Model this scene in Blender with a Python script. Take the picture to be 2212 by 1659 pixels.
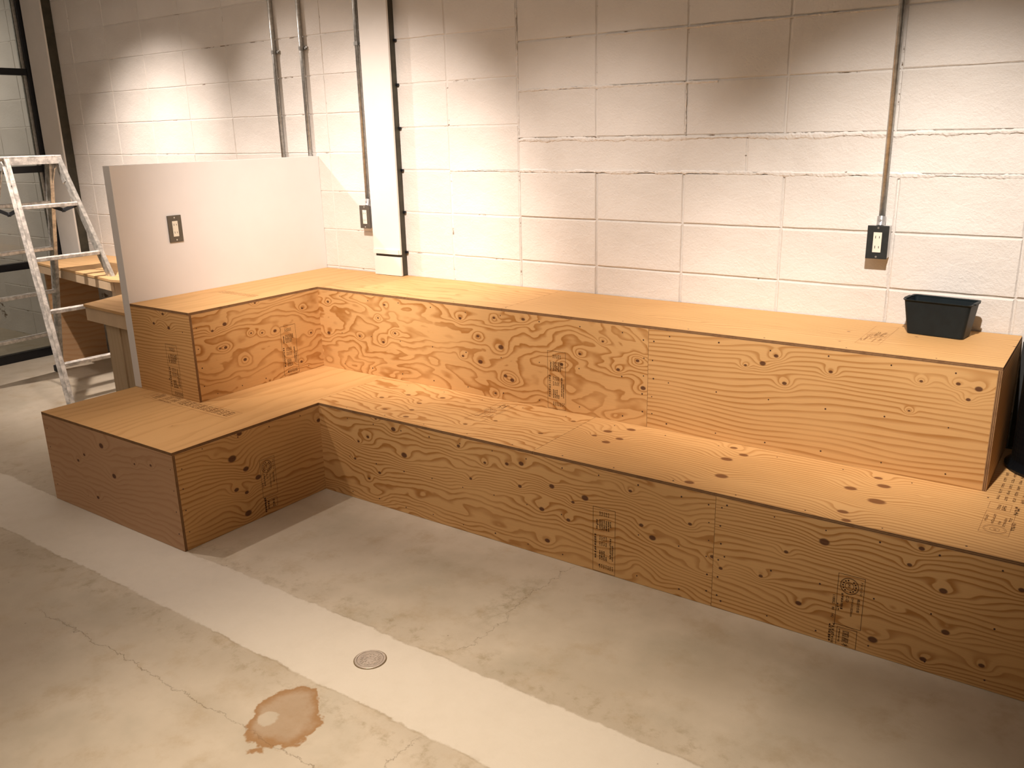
import bpy, bmesh, math, random
from mathutils import Vector, Matrix
random.seed(7)
for o in list(bpy.data.objects): bpy.data.objects.remove(o)
SC = bpy.context.scene
COL = SC.collection

# ------------------------------------------------------------------ camera
YAW, PITCH, ROLL, FPX = -.624, -.2844, -.0242, 1864.68
CAM = Vector((3.705, -3.379, 1.5284))
fwd = Vector((math.sin(YAW)*math.cos(PITCH), math.cos(YAW)*math.cos(PITCH), math.sin(PITCH)))
rt = fwd.cross(Vector((0, 0, 1))).normalized(); up = rt.cross(fwd)
c_, s_ = math.cos(ROLL), math.sin(ROLL)
R = c_*rt + s_*up; U = -s_*rt + c_*up
cd = bpy.data.cameras.new('camera'); cam = bpy.data.objects.new('camera', cd); COL.objects.link(cam)
cam.matrix_world = Matrix(((R.x, U.x, -fwd.x, CAM.x), (R.y, U.y, -fwd.y, CAM.y), (R.z, U.z, -fwd.z, CAM.z), (0, 0, 0, 1)))
cd.sensor_width = 36; cd.lens = FPX/2212*36; cd.clip_start = .02
SC.camera = cam

# ------------------------------------------------------------------ light
w = bpy.data.worlds.new('world'); SC.world = w; w.use_nodes = True
w.node_tree.nodes['Background'].inputs[0].default_value = (.5, .5, .55, 1)
w.node_tree.nodes['Background'].inputs[1].default_value = .05
SC.view_settings.view_transform = 'Standard'; SC.view_settings.look = 'None'
SC.view_settings.gamma = 1; SC.view_settings.use_curve_mapping = False
SC.view_settings.exposure = 0.0

def spot(loc, aim, power, size=75, blend=.9, col=(1, .80, .60), rad=.025):
    l = bpy.data.lights.new('track_or_fill_spot', 'SPOT'); l.energy = power; l.color = col
    l.spot_size = math.radians(size); l.spot_blend = blend; l.shadow_soft_size = rad
    o = bpy.data.objects.new('track_or_fill_spot', l); COL.objects.link(o); o.location = loc
    o.rotation_euler = (Vector(aim)-Vector(loc)).to_track_quat('-Z', 'Y').to_euler()
    return o
WARM = (1, .85, .75)
# a ceiling track in front of the block wall, all its lamps turned to the wall and the benches
spot((-1.25, -1.30, 2.72), (-1.40, -.05, .55), 300, 76, 1, WARM)
spot((-.95, -1.10, 2.72), (-1.7, -1.05, 0), 36, 78, 1, WARM)
spot((-1.35, -1.20, 2.66), (.38, -.05, 1.15), 170, 50, 1, WARM)
spot((-.06, -1.95, 2.70), (1.40, -1.15, 0), 78, 54, 1, WARM)
spot((1.30, -1.8, 2.70), (.42, -.05, .80), 365, 57, 1, WARM)
spot((1.95, -1.8, 2.70), (1.70, -.12, .70), 185, 58, 1, WARM)
spot((3.30, -1.75, 2.65), (3.08, -.12, .78), 330, 55, 1, (1, .89, .80))
# a second track over the open floor
spot((2.45, -2.60, 2.75), (2.55, -2.35, 0), 310, 60, 1, (1, .82, .63))
spot((2.9, -2.3, 2.70), (0, -.75, 1.10), 45, 34, 1, WARM)  # unseen fill spot added to brighten the partition, not a track lamp
spot((-4.0, -1.6, 2.7), (-3.6, 0, 1.2), 85, 100, 1, WARM)
# weak general room light from the ceiling
al = bpy.data.lights.new('room_light', 'AREA'); al.shape = 'RECTANGLE'; al.size = 5; al.size_y = 4; al.energy = 38
al.color = (1, .83, .69)
ao = bpy.data.objects.new('room_light', al); COL.objects.link(ao); ao.location = (0.2, -2.8, 2.95)

# ------------------------------------------------------------------ node helpers
class NT:
    def __init__(s, name):
        s.m = bpy.data.materials.new(name); s.m.use_nodes = True; s.t = s.m.node_tree
        s.t.nodes.clear(); s.out = s.t.nodes.new('ShaderNodeOutputMaterial')
        s.b = s.t.nodes.new('ShaderNodeBsdfPrincipled'); s.t.links.new(s.b.outputs[0], s.out.inputs[0])
    def put(s, sock, v):
        if hasattr(v, 'is_output'): s.t.links.new(v, sock)
        else:
            if sock.type == 'RGBA' and len(v) == 3: v = (*v, 1)
            sock.default_value = v
    def M(s, op, a, b=None, c=None, clamp=False):
        n = s.t.nodes.new('ShaderNodeMath'); n.operation = op; n.use_clamp = clamp
        for i, v in enumerate((a, b, c)):
            if v is not None: s.put(n.inputs[i], v)
        return n.outputs[0]
    def SS(s, v, a, b, lo=0., hi=1.):
        n = s.t.nodes.new('ShaderNodeMapRange'); n.interpolation_type = 'SMOOTHSTEP'
        for i, q in enumerate((v, a, b, lo, hi)): s.put(n.inputs[i], q)
        return n.outputs[0]
    def V(s, x, y, z=0.):
        n = s.t.nodes.new('ShaderNodeCombineXYZ')
        for i, v in enumerate((x, y, z)): s.put(n.inputs[i], v)
        return n.outputs[0]
    def obj(s):
        n = s.t.nodes.new('ShaderNodeTexCoord'); q = s.t.nodes.new('ShaderNodeSeparateXYZ')
        s.t.links.new(n.outputs['Object'], q.inputs[0]); return n.outputs['Object'], q.outputs
    def noise(s, vec, scale=1., detail=2., rough=.5, col=False, dist=0.):
        n = s.t.nodes.new('ShaderNodeTexNoise'); s.put(n.inputs['Vector'], vec)
        n.inputs['Scale'].default_value = scale; n.inputs['Detail'].default_value = detail
        n.inputs['Roughness'].default_value = rough; n.inputs['Distortion'].default_value = dist
        return n.outputs[1 if col else 0]
    def vor(s, vec, scale=1., feat='F1'):
        n = s.t.nodes.new('ShaderNodeTexVoronoi'); n.feature = feat; s.put(n.inputs['Vector'], vec)
        n.inputs['Scale'].default_value = scale; return n.outputs
    def mix(s, f, a, b, mode='MIX'):
        n = s.t.nodes.new('ShaderNodeMix'); n.data_type = 'RGBA'; n.blend_type = mode
        s.put(n.inputs[0], f); s.put(n.inputs[6], a); s.put(n.inputs[7], b); return n.outputs[2]
    def bump(s, h, strength, dist):
        n = s.t.nodes.new('ShaderNodeBump'); s.put(n.inputs['Height'], h)
        n.inputs['Strength'].default_value = strength; n.inputs['Distance'].default_value = dist
        s.t.links.new(n.outputs[0], s.b.inputs['Normal'])
    def fin(s, col=None, rough=.6, metal=0., spec=.5):
        if col is not None: s.put(s.b.inputs['Base Color'], col)
        s.put(s.b.inputs['Roughness'], rough); s.b.inputs['Metallic'].default_value = metal
        s.b.inputs['Specular IOR Level'].default_value = spec
        return s.m

def knot_group():
    g = bpy.data.node_groups.new('knot', 'ShaderNodeTree')
    for nm, ty in (('P', 'NodeSocketVector'), ('C', 'NodeSocketVector'), ('r', 'NodeSocketFloat'), ('F', 'NodeSocketFloat'), ('K', 'NodeSocketFloat')):
        g.interface.new_socket(nm, in_out='INPUT', socket_type=ty)
    for nm in ('F', 'K'): g.interface.new_socket(nm, in_out='OUTPUT', socket_type='NodeSocketFloat')
    N = g.nodes; L = g.links; i = N.new('NodeGroupInput'); o = N.new('NodeGroupOutput')
    sub = N.new('ShaderNodeVectorMath'); sub.operation = 'SUBTRACT'; L.new(i.outputs[0], sub.inputs[0]); L.new(i.outputs[1], sub.inputs[1])
    sc = N.new('ShaderNodeVectorMath'); sc.operation = 'MULTIPLY'; L.new(sub.outputs[0], sc.inputs[0]); sc.inputs[1].default_value = (.72, 1, 0)
    ln = N.new('ShaderNodeVectorMath'); ln.operation = 'LENGTH'; L.new(sc.outputs[0], ln.inputs[0])
    def M(op, a, b):
        n = N.new('ShaderNodeMath'); n.operation = op
        for k, v in enumerate((a, b)):
            if hasattr(v, 'is_output'): L.new(v, n.inputs[k])
            else: n.inputs[k].default_value = v
        return n.outputs[0]
    q = M('DIVIDE', ln.outputs['Value'], i.outputs[2])
    # bump of the ring field around the knot, about 4 knot radii wide
    e = M('POWER', 2.718, M('MULTIPLY', M('MULTIPLY', q, q), -.07))
    L.new(M('ADD', i.outputs[3], e), o.inputs[0])
    mr = N.new('ShaderNodeMapRange'); mr.interpolation_type = 'SMOOTHSTEP'; L.new(q, mr.inputs[0])
    for k, v in ((1, 1.25), (2, .75), (3, 0), (4, 1)): mr.inputs[k].default_value = v
    L.new(M('MAXIMUM', i.outputs[4], mr.outputs[0]), o.inputs[1])
    return g
KG = knot_group()

def ply(name, ax, off=(0, 0, 0), slope=20, amp=8, su=2.2, sv=6., kn=(), kamp=2.2, con=1., seed=0, rnd=.5, base=(.68, .405, .165), dark=(.37, .150, .026), spread=1., kcol=(.075, .020, .008)):
    """sawn conifer plywood: growth-ring contours of a warped field, knots, fibre"""
    s = NT(name); vec, xyz = s.obj()
    comp = {'x': 0, 'y': 1, 'z': 2}
    u = s.M('ADD', xyz[comp[ax[0]]], off[comp[ax[0]]]); v = s.M('ADD', xyz[comp[ax[1]]], off[comp[ax[1]]])
    P = s.V(u, v, 0)
    P2 = s.V(s.M('MULTIPLY', u, su), s.M('MULTIPLY', v, sv), seed*3.7)
    n1 = s.noise(P2, 1., 2.5, .5, dist=.35)
    n2 = s.noise(s.V(s.M('MULTIPLY', u, su*5), s.M('MULTIPLY', v, sv*4), seed+9.), 1., 2., .5)
    F, K = 0., 0.
    # scattered small knots
    vo = s.vor(s.V(s.M('MULTIPLY', u, 4.6), s.M('MULTIPLY', v, 7.5), seed*1.3), 1.)
    rr = s.t.nodes.new('ShaderNodeSeparateColor'); s.t.links.new(vo['Color'], rr.inputs[0])
    on = s.M('LESS_THAN', rr.outputs[0], rnd)
    rad = s.M('MULTIPLY', rr.outputs[1], .035); rad = s.M('ADD', rad, .016)
    q = s.M('DIVIDE', vo['Distance'], rad)
    K = s.M('MULTIPLY', s.SS(q, 1.4, .6), on)
    F = s.M('MULTIPLY', s.M('POWER', 2.718, s.M('MULTIPLY', s.M('MULTIPLY', q, q), -.06)), s.M('MULTIPLY', on, .6))
    for (ku, kv, kr) in kn:
        g = s.t.nodes.new('ShaderNodeGroup'); g.node_tree = KG
        s.put(g.inputs[0], P); g.inputs[1].default_value = (ku, kv, 0); g.inputs[2].default_value = kr
        s.put(g.inputs[3], F); s.put(g.inputs[4], K); F, K = g.outputs[0], g.outputs[1]
    F = s.M('MULTIPLY', F, kamp)
    fld = s.M('ADD', s.M('MULTIPLY', n1, amp), s.M('MULTIPLY', v, slope))
    fld = s.M('ADD', s.M('ADD', fld, s.M('MULTIPLY', n2, .9)), F)
    fr = s.M('FRACT', fld)
    line = s.M('MULTIPLY', s.SS(fr, .42, .88), s.SS(fr, 1., .90))
    patch = s.noise(s.V(s.M('MULTIPLY', u, 2.), s.M('MULTIPLY', v, 5.), seed+4.), 1., 3., .6)
    st = s.M('MULTIPLY', line, s.SS(patch, .25, .62, .35, 1.))
    fib = s.noise(s.V(s.M('MULTIPLY', u, 5.), s.M('MULTIPLY', v, 260.), seed), 1., 2., .6)
    c = s.mix(s.SS(patch, .3, .7, 0., .38), base, tuple(b*.86+d*.10 for b, d in zip(base, dark)))
    c = s.mix(s.M('MULTIPLY', st, min(1., .95*con)), c, dark)
    c = s.mix(s.SS(fib, .35, .75, 0., .22*spread), c, tuple(x*.72 for x in base))
    # resin halo and dark heart of each knot
    c = s.mix(s.M('MULTIPLY', K, .9), c, kcol)
    s.bump(s.M('MULTIPLY', fib, .3), .2, .0005)
    return s.fin(c, .62, 0, .35)

def mat(name, col, rough=.6, metal=0., spec=.5, var=.12, scale=12., bump=0., bscale=200.):
    s = NT(name); vec, _ = s.obj()
    n = s.noise(vec, scale, 4., .6)
    c = s.mix(s.SS(n, .3, .7), tuple(x*(1-var) for x in col), tuple(min(1, x*(1+var)) for x in col))
    if bump: s.bump(s.noise(vec, bscale, 3., .6), bump, .002)
    return s.fin(c, rough, metal, spec)

def paint_block(name, crack=False, dim=1.):
    s = NT(name); vec, xyz = s.obj()
    big = s.noise(vec, 2.2, 3., .55); fine = s.noise(vec, 110., 4., .7); mid = s.noise(vec, 22., 4., .65)
    c = s.mix(s.SS(big, .3, .7), (.70*dim, .665*dim, .62*dim), (.80*dim, .77*dim, .73*dim))
    pit = s.vor(vec, 26.)
    rr = s.t.nodes.new('ShaderNodeSeparateColor'); s.t.links.new(pit['Color'], rr.inputs[0])
    pm = s.M('MULTIPLY', s.SS(pit['Distance'], .11, .05), s.M('LESS_THAN', rr.outputs[0], .10))
    c = s.mix(s.M('MULTIPLY', pm, .75), c, (.22, .14, .09))
    if crack:
        cr = s.noise(s.V(s.M('MULTIPLY', xyz[0], 6.), xyz[1], s.M('MULTIPLY', xyz[2], 14.)), 1., 5., .7)
        c = s.mix(s.SS(cr, .57, .64), c, (.20, .145, .10))
    h = s.M('ADD', s.M('MULTIPLY', fine, .5), s.M('SUBTRACT', s.M('MULTIPLY', mid, 1.), s.M('MULTIPLY', pm, 1.5)))
    s.bump(h, .8, .005)
    return s.fin(c, .55, 0, .35)

def floor_mat():
    s = NT('worn_concrete'); vec, xyz = s.obj(); x, y = xyz[0], xyz[1]
    wob = s.M('MULTIPLY', s.M('SUBTRACT', s.noise(vec, 5., 5., .65), .5), .045)
    wob2 = s.M('MULTIPLY', s.M('SUBTRACT', s.noise(vec, 38., 3., .6), .5), .014)
    yy = s.M('ADD', s.M('ADD', y, wob), wob2)
    band = s.M('MULTIPLY', s.SS(yy, -1.962, -1.950), s.SS(yy, -1.652, -1.664))
    bandL = s.SS(x, -.6, -.1)   # the trench patch ends under the counter
    n1 = s.noise(vec, 1.6, 5., .6); n2 = s.noise(vec, 7., 6., .68); n3 = s.noise(vec, 60., 4., .7); n4 = s.noise(vec, 300., 2., .5)
    conc = s.mix(s.SS(n1, .3, .7), (.46, .40, .31), (.59, .525, .425))
    conc = s.mix(s.SS(n2, .48, .76, 0, .55), conc, (.38, .285, .165))
    conc = s.mix(s.SS(s.noise(vec, 3.1, 4., .6), .45, .75, 0, .40), conc, (.36, .33, .25))
    patch = s.mix(s.SS(n2, .35, .8, 0., .5), (.67, .62, .535), (.60, .545, .455))
    c = s.mix(band, conc, patch)
    # brown weathered edge along both sides of the trench patch
    def near(val, c0, wd): return s.SS(s.M('ABSOLUTE', s.M('SUBTRACT', val, c0)), wd, 0.)
    e = s.M('MAXIMUM', near(yy, -1.658, .006), near(yy, -1.958, .006))
    c = s.mix(s.M('MULTIPLY', e, s.SS(n2, .40, .64, .05, .42)), c, (.24, .18, .10))
    e2 = s.M('MULTIPLY', s.M('MAXIMUM', near(yy, -1.60, .10), near(yy, -2.01, .09)), s.SS(s.noise(vec, 18., 5., .7), .48, .70))
    c = s.mix(s.M('MULTIPLY', e2, .55), c, (.27, .21, .115))
    # two hairline cracks
    wc = s.M('MULTIPLY', s.M('SUBTRACT', s.noise(vec, 9., 6., .75), .5), .10)
    ck1 = s.M('MULTIPLY', near(s.M('ADD', y, wc), -2.205, .0022), s.M('MULTIPLY', s.SS(x, .75, .95), s.SS(x, 2.5, 2.3)))
    wx = s.M('MULTIPLY', s.M('SUBTRACT', s.noise(vec, 7., 6., .75), .5), .16)
    ck2 = s.M('MULTIPLY', near(s.M('ADD', x, wx), 2.21, .0022), s.M('MULTIPLY', s.SS(y, -1.62, -1.58), s.SS(y, -.8, -.85)))
    ck3 = s.M('MULTIPLY', near(s.M('ADD', x, wx), 2.36, .002), s.SS(y, -1.95, -2.0))
    ck = s.M('MAXIMUM', s.M('MAXIMUM', ck1, ck2), ck3)
    c = s.mix(s.M('MULTIPLY', ck, s.SS(n2, .34, .58, .08, .60)), c, (.17, .12, .06))
    # olive mottling round the crack under the bench
    m = s.M('MULTIPLY', near(s.M('ADD', x, wx), 2.17, .10), s.M('MULTIPLY', near(y, -1.28, .28), s.SS(s.noise(vec, 26., 5., .7), .42, .66)))
    c = s.mix(s.M('MULTIPLY', m, .6), c, (.25, .20, .11))
    # dried water stain with a paler eye
    dx = s.M('SUBTRACT', x, 2.005); dy = s.M('SUBTRACT', y, -2.115)
    a = s.M('ADD', s.M('MULTIPLY', dx, .83), s.M('MULTIPLY', dy, .56)); b = s.M('SUBTRACT', s.M('MULTIPLY', dy, .83), s.M('MULTIPLY', dx, .56))
    d = s.M('SQRT', s.M('ADD', s.M('MULTIPLY', s.M('MULTIPLY', a, a), 1.), s.M('MULTIPLY', s.M('MULTIPLY', b, b), .62)))
    d = s.M('ADD', d, s.M('MULTIPLY', s.M('SUBTRACT', s.noise(vec, 9., 4., .62), .5), .13))
    stn = s.SS(d, .108, .098); rim = s.M('MULTIPLY', s.SS(d, .108, .100), s.SS(d, .06, .1))
    ex = s.M('SUBTRACT', x, 1.965); ey = s.M('SUBTRACT', y, -2.145)
    de = s.M('ADD', s.M('SQRT', s.M('ADD', s.M('MULTIPLY', ex, ex), s.M('MULTIPLY', ey, ey))), s.M('MULTIPLY', s.M('SUBTRACT', s.noise(vec, 30., 3., .6), .5), .03))
    eye = s.SS(de, .032, .024)
    sm = s.M('MULTIPLY', s.M('MULTIPLY', stn, s.M('SUBTRACT', 1., s.M('MULTIPLY', eye, .8))), s.M('SUBTRACT', 1., band))
    c = s.mix(s.M('MULTIPLY', sm, s.M('ADD', .52, s.M('MULTIPLY', rim, .38))), c, (.30, .155, .05))
    # specks
    sp = s.vor(vec, 9.); rr = s.t.nodes.new('ShaderNodeSeparateColor'); s.t.links.new(sp['Color'], rr.inputs[0])
    c = s.mix(s.M('MULTIPLY', s.M('MULTIPLY', s.SS(sp['Distance'], .035, .015), s.M('LESS_THAN', rr.outputs[0], .35)), .6), c, (.14, .10, .06))
    h = s.M('ADD', s.M('ADD', s.M('MULTIPLY', n3, .25), s.M('MULTIPLY', n4, .12)), s.M('SUBTRACT', s.M('MULTIPLY', band, .5), s.M('MULTIPLY', ck, .8)))
    s.bump(h, .5, .003)
    return s.fin(c, s.SS(n2, .3, .7, .42, .62), 0, .4)

# ------------------------------------------------------------------ mesh helpers
def link(name, me, m, parent=None):
    o = bpy.data.objects.new(name, me); COL.objects.link(o)
    if m is not None:
        for q in (m if isinstance(m, (list, tuple)) else [m]): me.materials.append(q)
    if parent: o.parent = parent
    return o
def tomesh(bm, name, smooth=False):
    bmesh.ops.recalc_face_normals(bm, faces=bm.faces)
    me = bpy.data.meshes.new(name); bm.to_mesh(me); bm.free()
    if smooth:
        for p in me.polygons: p.use_smooth = True
    return me
def B(bm, x0, x1, y0, y1, z0, z1, bev=0.):
    r = bmesh.ops.create_cube(bm, size=1)
    vs = r['verts']
    for v in vs: v.co = Vector(((x0+x1)/2+v.co.x*(x1-x0), (y0+y1)/2+v.co.y*(y1-y0), (z0+z1)/2+v.co.z*(z1-z0)))
    if bev:
        es = list({e for v in vs for e in v.link_edges})
        bmesh.ops.bevel(bm, geom=es, offset=bev, segments=2, affect='EDGES', profile=.6)
    return bm
def box(name, dims, m, parent=None, bev=0., org=None):
    """box in world coordinates, stored relative to its parent's (or its own) origin"""
    bm = bmesh.new(); B(bm, *dims, bev)
    o0 = Vector(parent_origin(parent)) if parent else Vector(org or ((dims[0]+dims[1])/2, (dims[2]+dims[3])/2, dims[4]))
    for v in bm.verts: v.co -= o0
    o = link(name, tomesh(bm, name), m, parent)
    if not parent: o.location = o0
    return o
def parent_origin(p):
    v = Vector((0, 0, 0))
    while p: v += p.location; p = p.parent
    return v
def mesh_in(name, bm, m, parent, smooth=False):
    """bm in world coords -> child of parent"""
    o0 = parent_origin(parent)
    for v in bm.verts: v.co -= o0
    return link(name, tomesh(bm, name, smooth), m, parent)
def empty(name, loc, label=None, cat=None, group=None, kind=None):
    o = bpy.data.objects.new(name, None); COL.objects.link(o); o.location = loc; o.empty_display_size = .1
    return tag(o, label, cat, group, kind)
def tag(o, label=None, cat=None, group=None, kind=None):
    if label: o['label'] = label
    if cat: o['category'] = cat
    if group: o['group'] = group
    if kind: o['kind'] = kind
    return o
def beam(bm, a, b, wd, dp, side=Vector((0, 1, 0)), bev=0.):
    """rectangular bar from a to b, wd along 'side', dp across"""
    a, b = Vector(a), Vector(b); d = (b-a).normalized(); s = (side-d*side.dot(d)).normalized(); t = d.cross(s)
    r = bmesh.ops.create_cube(bm, size=1); L = (b-a).length
    for v in r['verts']: v.co = (a+b)/2 + d*(v.co.z*L) + s*(v.co.x*wd) + t*(v.co.y*dp)
    if bev:
        es = list({e for v in r['verts'] for e in v.link_edges}); bmesh.ops.bevel(bm, geom=es, offset=bev, segments=1, affect='EDGES')
def channel(bm, a, b, wd, dp, side, th=.003, flip=1):
    """C profile rail: web plus two flanges"""
    a, b = Vector(a), Vector(b); d = (b-a).normalized(); s = (side-d*side.dot(d)).normalized(); t = d.cross(s)*flip
    beam(bm, a, b, wd, th, side)
    for k in (-1, 1):
        o = s*(k*(wd/2-th/2))+t*(dp/2); beam(bm, a+o, b+o, th, dp, side)
def tube(bm, a, b, r, seg=16, r2=None):
    a, b = Vector(a), Vector(b); d = b-a
    res = bmesh.ops.create_cone(bm, segments=seg, radius1=r, radius2=r if r2 is None else r2, depth=d.length, cap_ends=True)
    q = d.to_track_quat('Z', 'Y').to_matrix()
    for v in res['verts']: v.co = q @ v.co + (a+b)/2
def lathe(prof, c, seg=48):
    bm = bmesh.new(); rings = []
    for r, z in prof:
        rings.append([bm.verts.new((c[0]+r*math.cos(2*math.pi*k/seg), c[1]+r*math.sin(2*math.pi*k/seg), c[2]+z)) for k in range(seg)])
    for A, Bq in zip(rings, rings[1:]):
        for k in range(seg): bm.faces.new((A[k], A[(k+1) % seg], Bq[(k+1) % seg], Bq[k]))
    bm.faces.new(rings[0][::-1]); bm.faces.new(rings[-1])
    return bm

# ------------------------------------------------------------------ materials
M_floor = floor_mat()
M_block = paint_block('painted_block'); M_joint = paint_block('painted_joint', True)
M_joint_soft = paint_block('painted_joint_tooled', False, .92)
M_plaster = mat('smooth_white_plaster', (.79, .775, .765), .5, var=.02, scale=3, bump=.05, bscale=90)
M_plaster_end = mat('plaster_end', (.78, .74, .68), .55, var=.03, scale=3)
M_ceil = mat('pale_ceiling', (.55, .52, .48), .8, var=.05)
M_white = mat('white_painted_wood', (.80, .775, .735), .5, var=.03, scale=5, bump=.08, bscale=60)
M_galv = mat('galvanised_steel', (.46, .46, .44), .34, .9, var=.18, scale=60)
M_steelbox = mat('box_steel', (.60, .60, .60), .35, .7, var=.06, scale=30)
M_olive = mat('dark_primer_steel', (.055, .05, .035), .55, .2, var=.2, scale=20)
M_plate = mat('brushed_brown_plate', (.13, .12, .10), .4, .55, var=.08, scale=40)
M_plate_dark = mat('dark_plate', (.045, .05, .05), .4, .5, var=.1, scale=40)
M_ivory = mat('ivory_plastic', (.82, .78, .66), .4, var=.02)
M_slot = mat('slot_dark', (.03, .025, .02), .6)
M_screw = mat('screw_metal', (.7, .7, .68), .3, .9)
M_black = mat('black_frame_paint', (.006, .007, .010), .35, .1, var=.2, scale=30)
M_blackpl = mat('black_plastic', (.008, .014, .017), .5, 0, .3, var=.15, scale=30)
M_binpl = mat('black_gloss_plastic', (.004, .006, .008), .22, 0, .5, var=.1)
M_alu = mat('worn_aluminium', (.60, .59, .56), .42, .6, var=.30, scale=35, bump=.15, bscale=80)
M_alud = mat('paint_spattered_aluminium', (.66, .63, .59), .55, .3, var=.35, scale=28, bump=.1, bscale=60)
M_rubber = mat('dark_rubber', (.02, .022, .025), .7)
M_shade_board = mat('shade_board_grey', (.035, .036, .036), .7)
M_drain = mat('drain_metal', (.56, .50, .44), .42, .5, var=.12, scale=60, bump=.2, bscale=200)
M_gap = mat('drain_gap', (.17, .12, .06), .8)
M_screwhole = mat('screw_hole', (.05, .02, .012), .6)
M_ink = mat('stamp_ink', (.045, .022, .014), .8, spec=.1)
M_ink2 = mat('faint_stamp_ink', (.33, .17, .07), .8, spec=.1)

def edge_mat():
    s = NT('plywood_edge'); g = s.t.nodes.new('ShaderNodeTexCoord'); q = s.t.nodes.new('ShaderNodeSeparateXYZ')
    s.t.links.new(g.outputs['Generated'], q.inputs[0])
    # plies: sum over the thin axis is handled by an attribute carrying 0..1 through the sheet
    a = s.t.nodes.new('ShaderNodeAttribute'); a.attribute_name = 'ply'
    f = s.M('FRACT', s.M('MULTIPLY', a.outputs['Fac'], 2.5))
    n = s.noise(g.outputs['Object'], 30., 4., .6)
    c = s.mix(s.SS(f, .42, .55), (.36, .21, .10), (.13, .065, .028))
    c = s.mix(s.SS(n, .45, .7, 0., .55), c, (.15, .075, .035))
    return s.fin(c, .8, 0, .2)
M_edge = edge_mat()

def sheet(name, dims, thin, m, parent):
    """a plywood sheet with laminated edges; thin = axis of its thickness"""
    bm = bmesh.new(); B(bm, *dims)
    k = 'xyz'.index(thin); lo, hi = dims[2*k], dims[2*k+1]
    lay = bm.verts.layers.float.new('ply')
    for v in bm.verts: v[lay] = (v.co[k]-lo)/(hi-lo)
    for f in bm.faces:
        f.material_index = 0 if abs(f.normal[k]) > .5 else 1
    return mesh_in(name, bm, [m, M_edge], parent)

# ------------------------------------------------------------------ the room
PH = 1.4243; H1, H2 = .4075, .8119
GX = -2.80
bm = bmesh.new(); B(bm, -5.6, 5.6, -6, .2, -.1, 0)
fl = link('floor', tomesh(bm, 'floor'), M_floor); tag(fl, kind='structure')
ce = box('ceiling', (-5.6, 5.6, -6, .2, 3.0, 3.1), M_ceil); tag(ce, kind='structure')
tag(box('wall_right', (5.5, 5.6, -6, .2, 0, 3.0), mat('grey_end_wall', (.16, .15, .14), .8)), kind='structure')
tag(box('wall_front', (-5.6, 5.5, -6.1, -6, 0, 3.0), M_plaster), kind='structure')
tag(box('wall_left', (-5.6, -5.5, -6, .2, 0, 3.0), M_plaster), kind='structure')
wall = empty('wall_back', (0, 0, 0), 'white-painted concrete block wall behind the plywood benches', None, None, 'structure')
bm = bmesh.new(); B(bm, -5.5, 1.343, .0032, .2, 0, 3.0)
mesh_in('mortar', bm, M_joint, wall)
bm = bmesh.new(); B(bm, 1.343, 5.5, .005, .2, 1.348, 3.0)
mesh_in('mortar', bm, M_joint, wall)
bm = bmesh.new(); B(bm, 1.343, 5.5, .0065, .2, 0, 1.348)
mesh_in('mortar', bm, M_joint_soft, wall)

def block_mesh(wd, ht, rough):
    """one hollow-block face, arris chipped and uneven"""
    bm = bmesh.new(); ch = .004; rnd = random.Random(int(wd*1000)+int(ht*977)+rough)
    nx = 6; nz = 4
    def ring(in_, y, jit):
        pts = []
        x0, x1, z0, z1 = -wd/2+in_, wd/2-in_, -ht/2+in_, ht/2-in_
        for i in range(nx): pts.append((x0+(x1-x0)*i/nx, z0))
        for i in range(nz): pts.append((x1, z0+(z1-z0)*i/nz))
        for i in range(nx): pts.append((x1-(x1-x0)*i/nx, z1))
        for i in range(nz): pts.append((x0, z1-(z1-z0)*i/nz))
        return [bm.verts.new((x+rnd.uniform(-jit, jit), y, z+rnd.uniform(-jit, jit))) for x, z in pts]
    a = ring(0, .028, 0); b = ring(0, .004, .0008); c = ring(ch, 0, .0014)
    n = len(a)
    for p, q in ((a, b), (b, c)):
        for k in range(n): bm.faces.new((p[k], p[(k+1) % n], q[(k+1) % n], q[k]))
    bm.faces.new(c)
    return tomesh(bm, 'block')
BM = {}
def lay(xs, zs, gap_x, gap_z, depth=0.):
    for i in range(len(xs)-1):
        for j in range(len(zs)-1):
            wd = round(xs[i+1]-xs[i]-gap_x, 3); ht = round(zs[j+1]-zs[j]-gap_z, 3); k = (wd, ht, random.randint(0, 2))
            if k not in BM:
                BM[k] = block_mesh(*k); BM[k].materials.append(M_block)
            o = bpy.data.objects.new('block', BM[k]); COL.objects.link(o); o.parent = wall
            o.location = ((xs[i]+xs[i+1])/2, random.uniform(-.0012, .0012)+depth, (zs[j]+zs[j+1])/2)
fr = lambda a, st, n: [round(a+st*i, 4) for i in range(n)]
zl = [0.0, .205]+fr(.41, .206, 13); zl[-1] = 3.0
zl = [0.0, .203, .410, .617, .823, 1.03, 1.236, 1.44, 1.643, 1.84, 2.04, 2.243, 2.45, 2.66]
lay([-3.95, -3.545, -3.14, -2.735], zl, .0035, .0035)                   # seen through the glass
lay([-2.735, -2.33, -1.915, -1.515, -1.11, -.703, -.30, .094, .50], zl[3:], .0012, .0022)
zr = [.525, .731, .935, 1.141, 1.352, 1.558, 1.765, 1.972, 2.18, 2.385, 2.59]
lay([.50, .931, 1.343], zr, .007, .004)
lay([1.343, 1.756, 2.168], [.525, .731, .937, 1.142, 1.348], .010, .006)
lay([2.168, 2.583, 2.996, 3.41, 3.82, 4.23], [.525, .731, .937, 1.142, 1.348], .006, .006)
lay([3.49, 3.82, 4.23], [.40, .525], .006, .006)
lay([1.343, 1.753, 2.168, 2.575, 2.97, 3.40, 3.82, 4.23], [1.497, 1.704, 1.911, 2.118, 2.32, 2.53], .005, .004)
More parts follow.
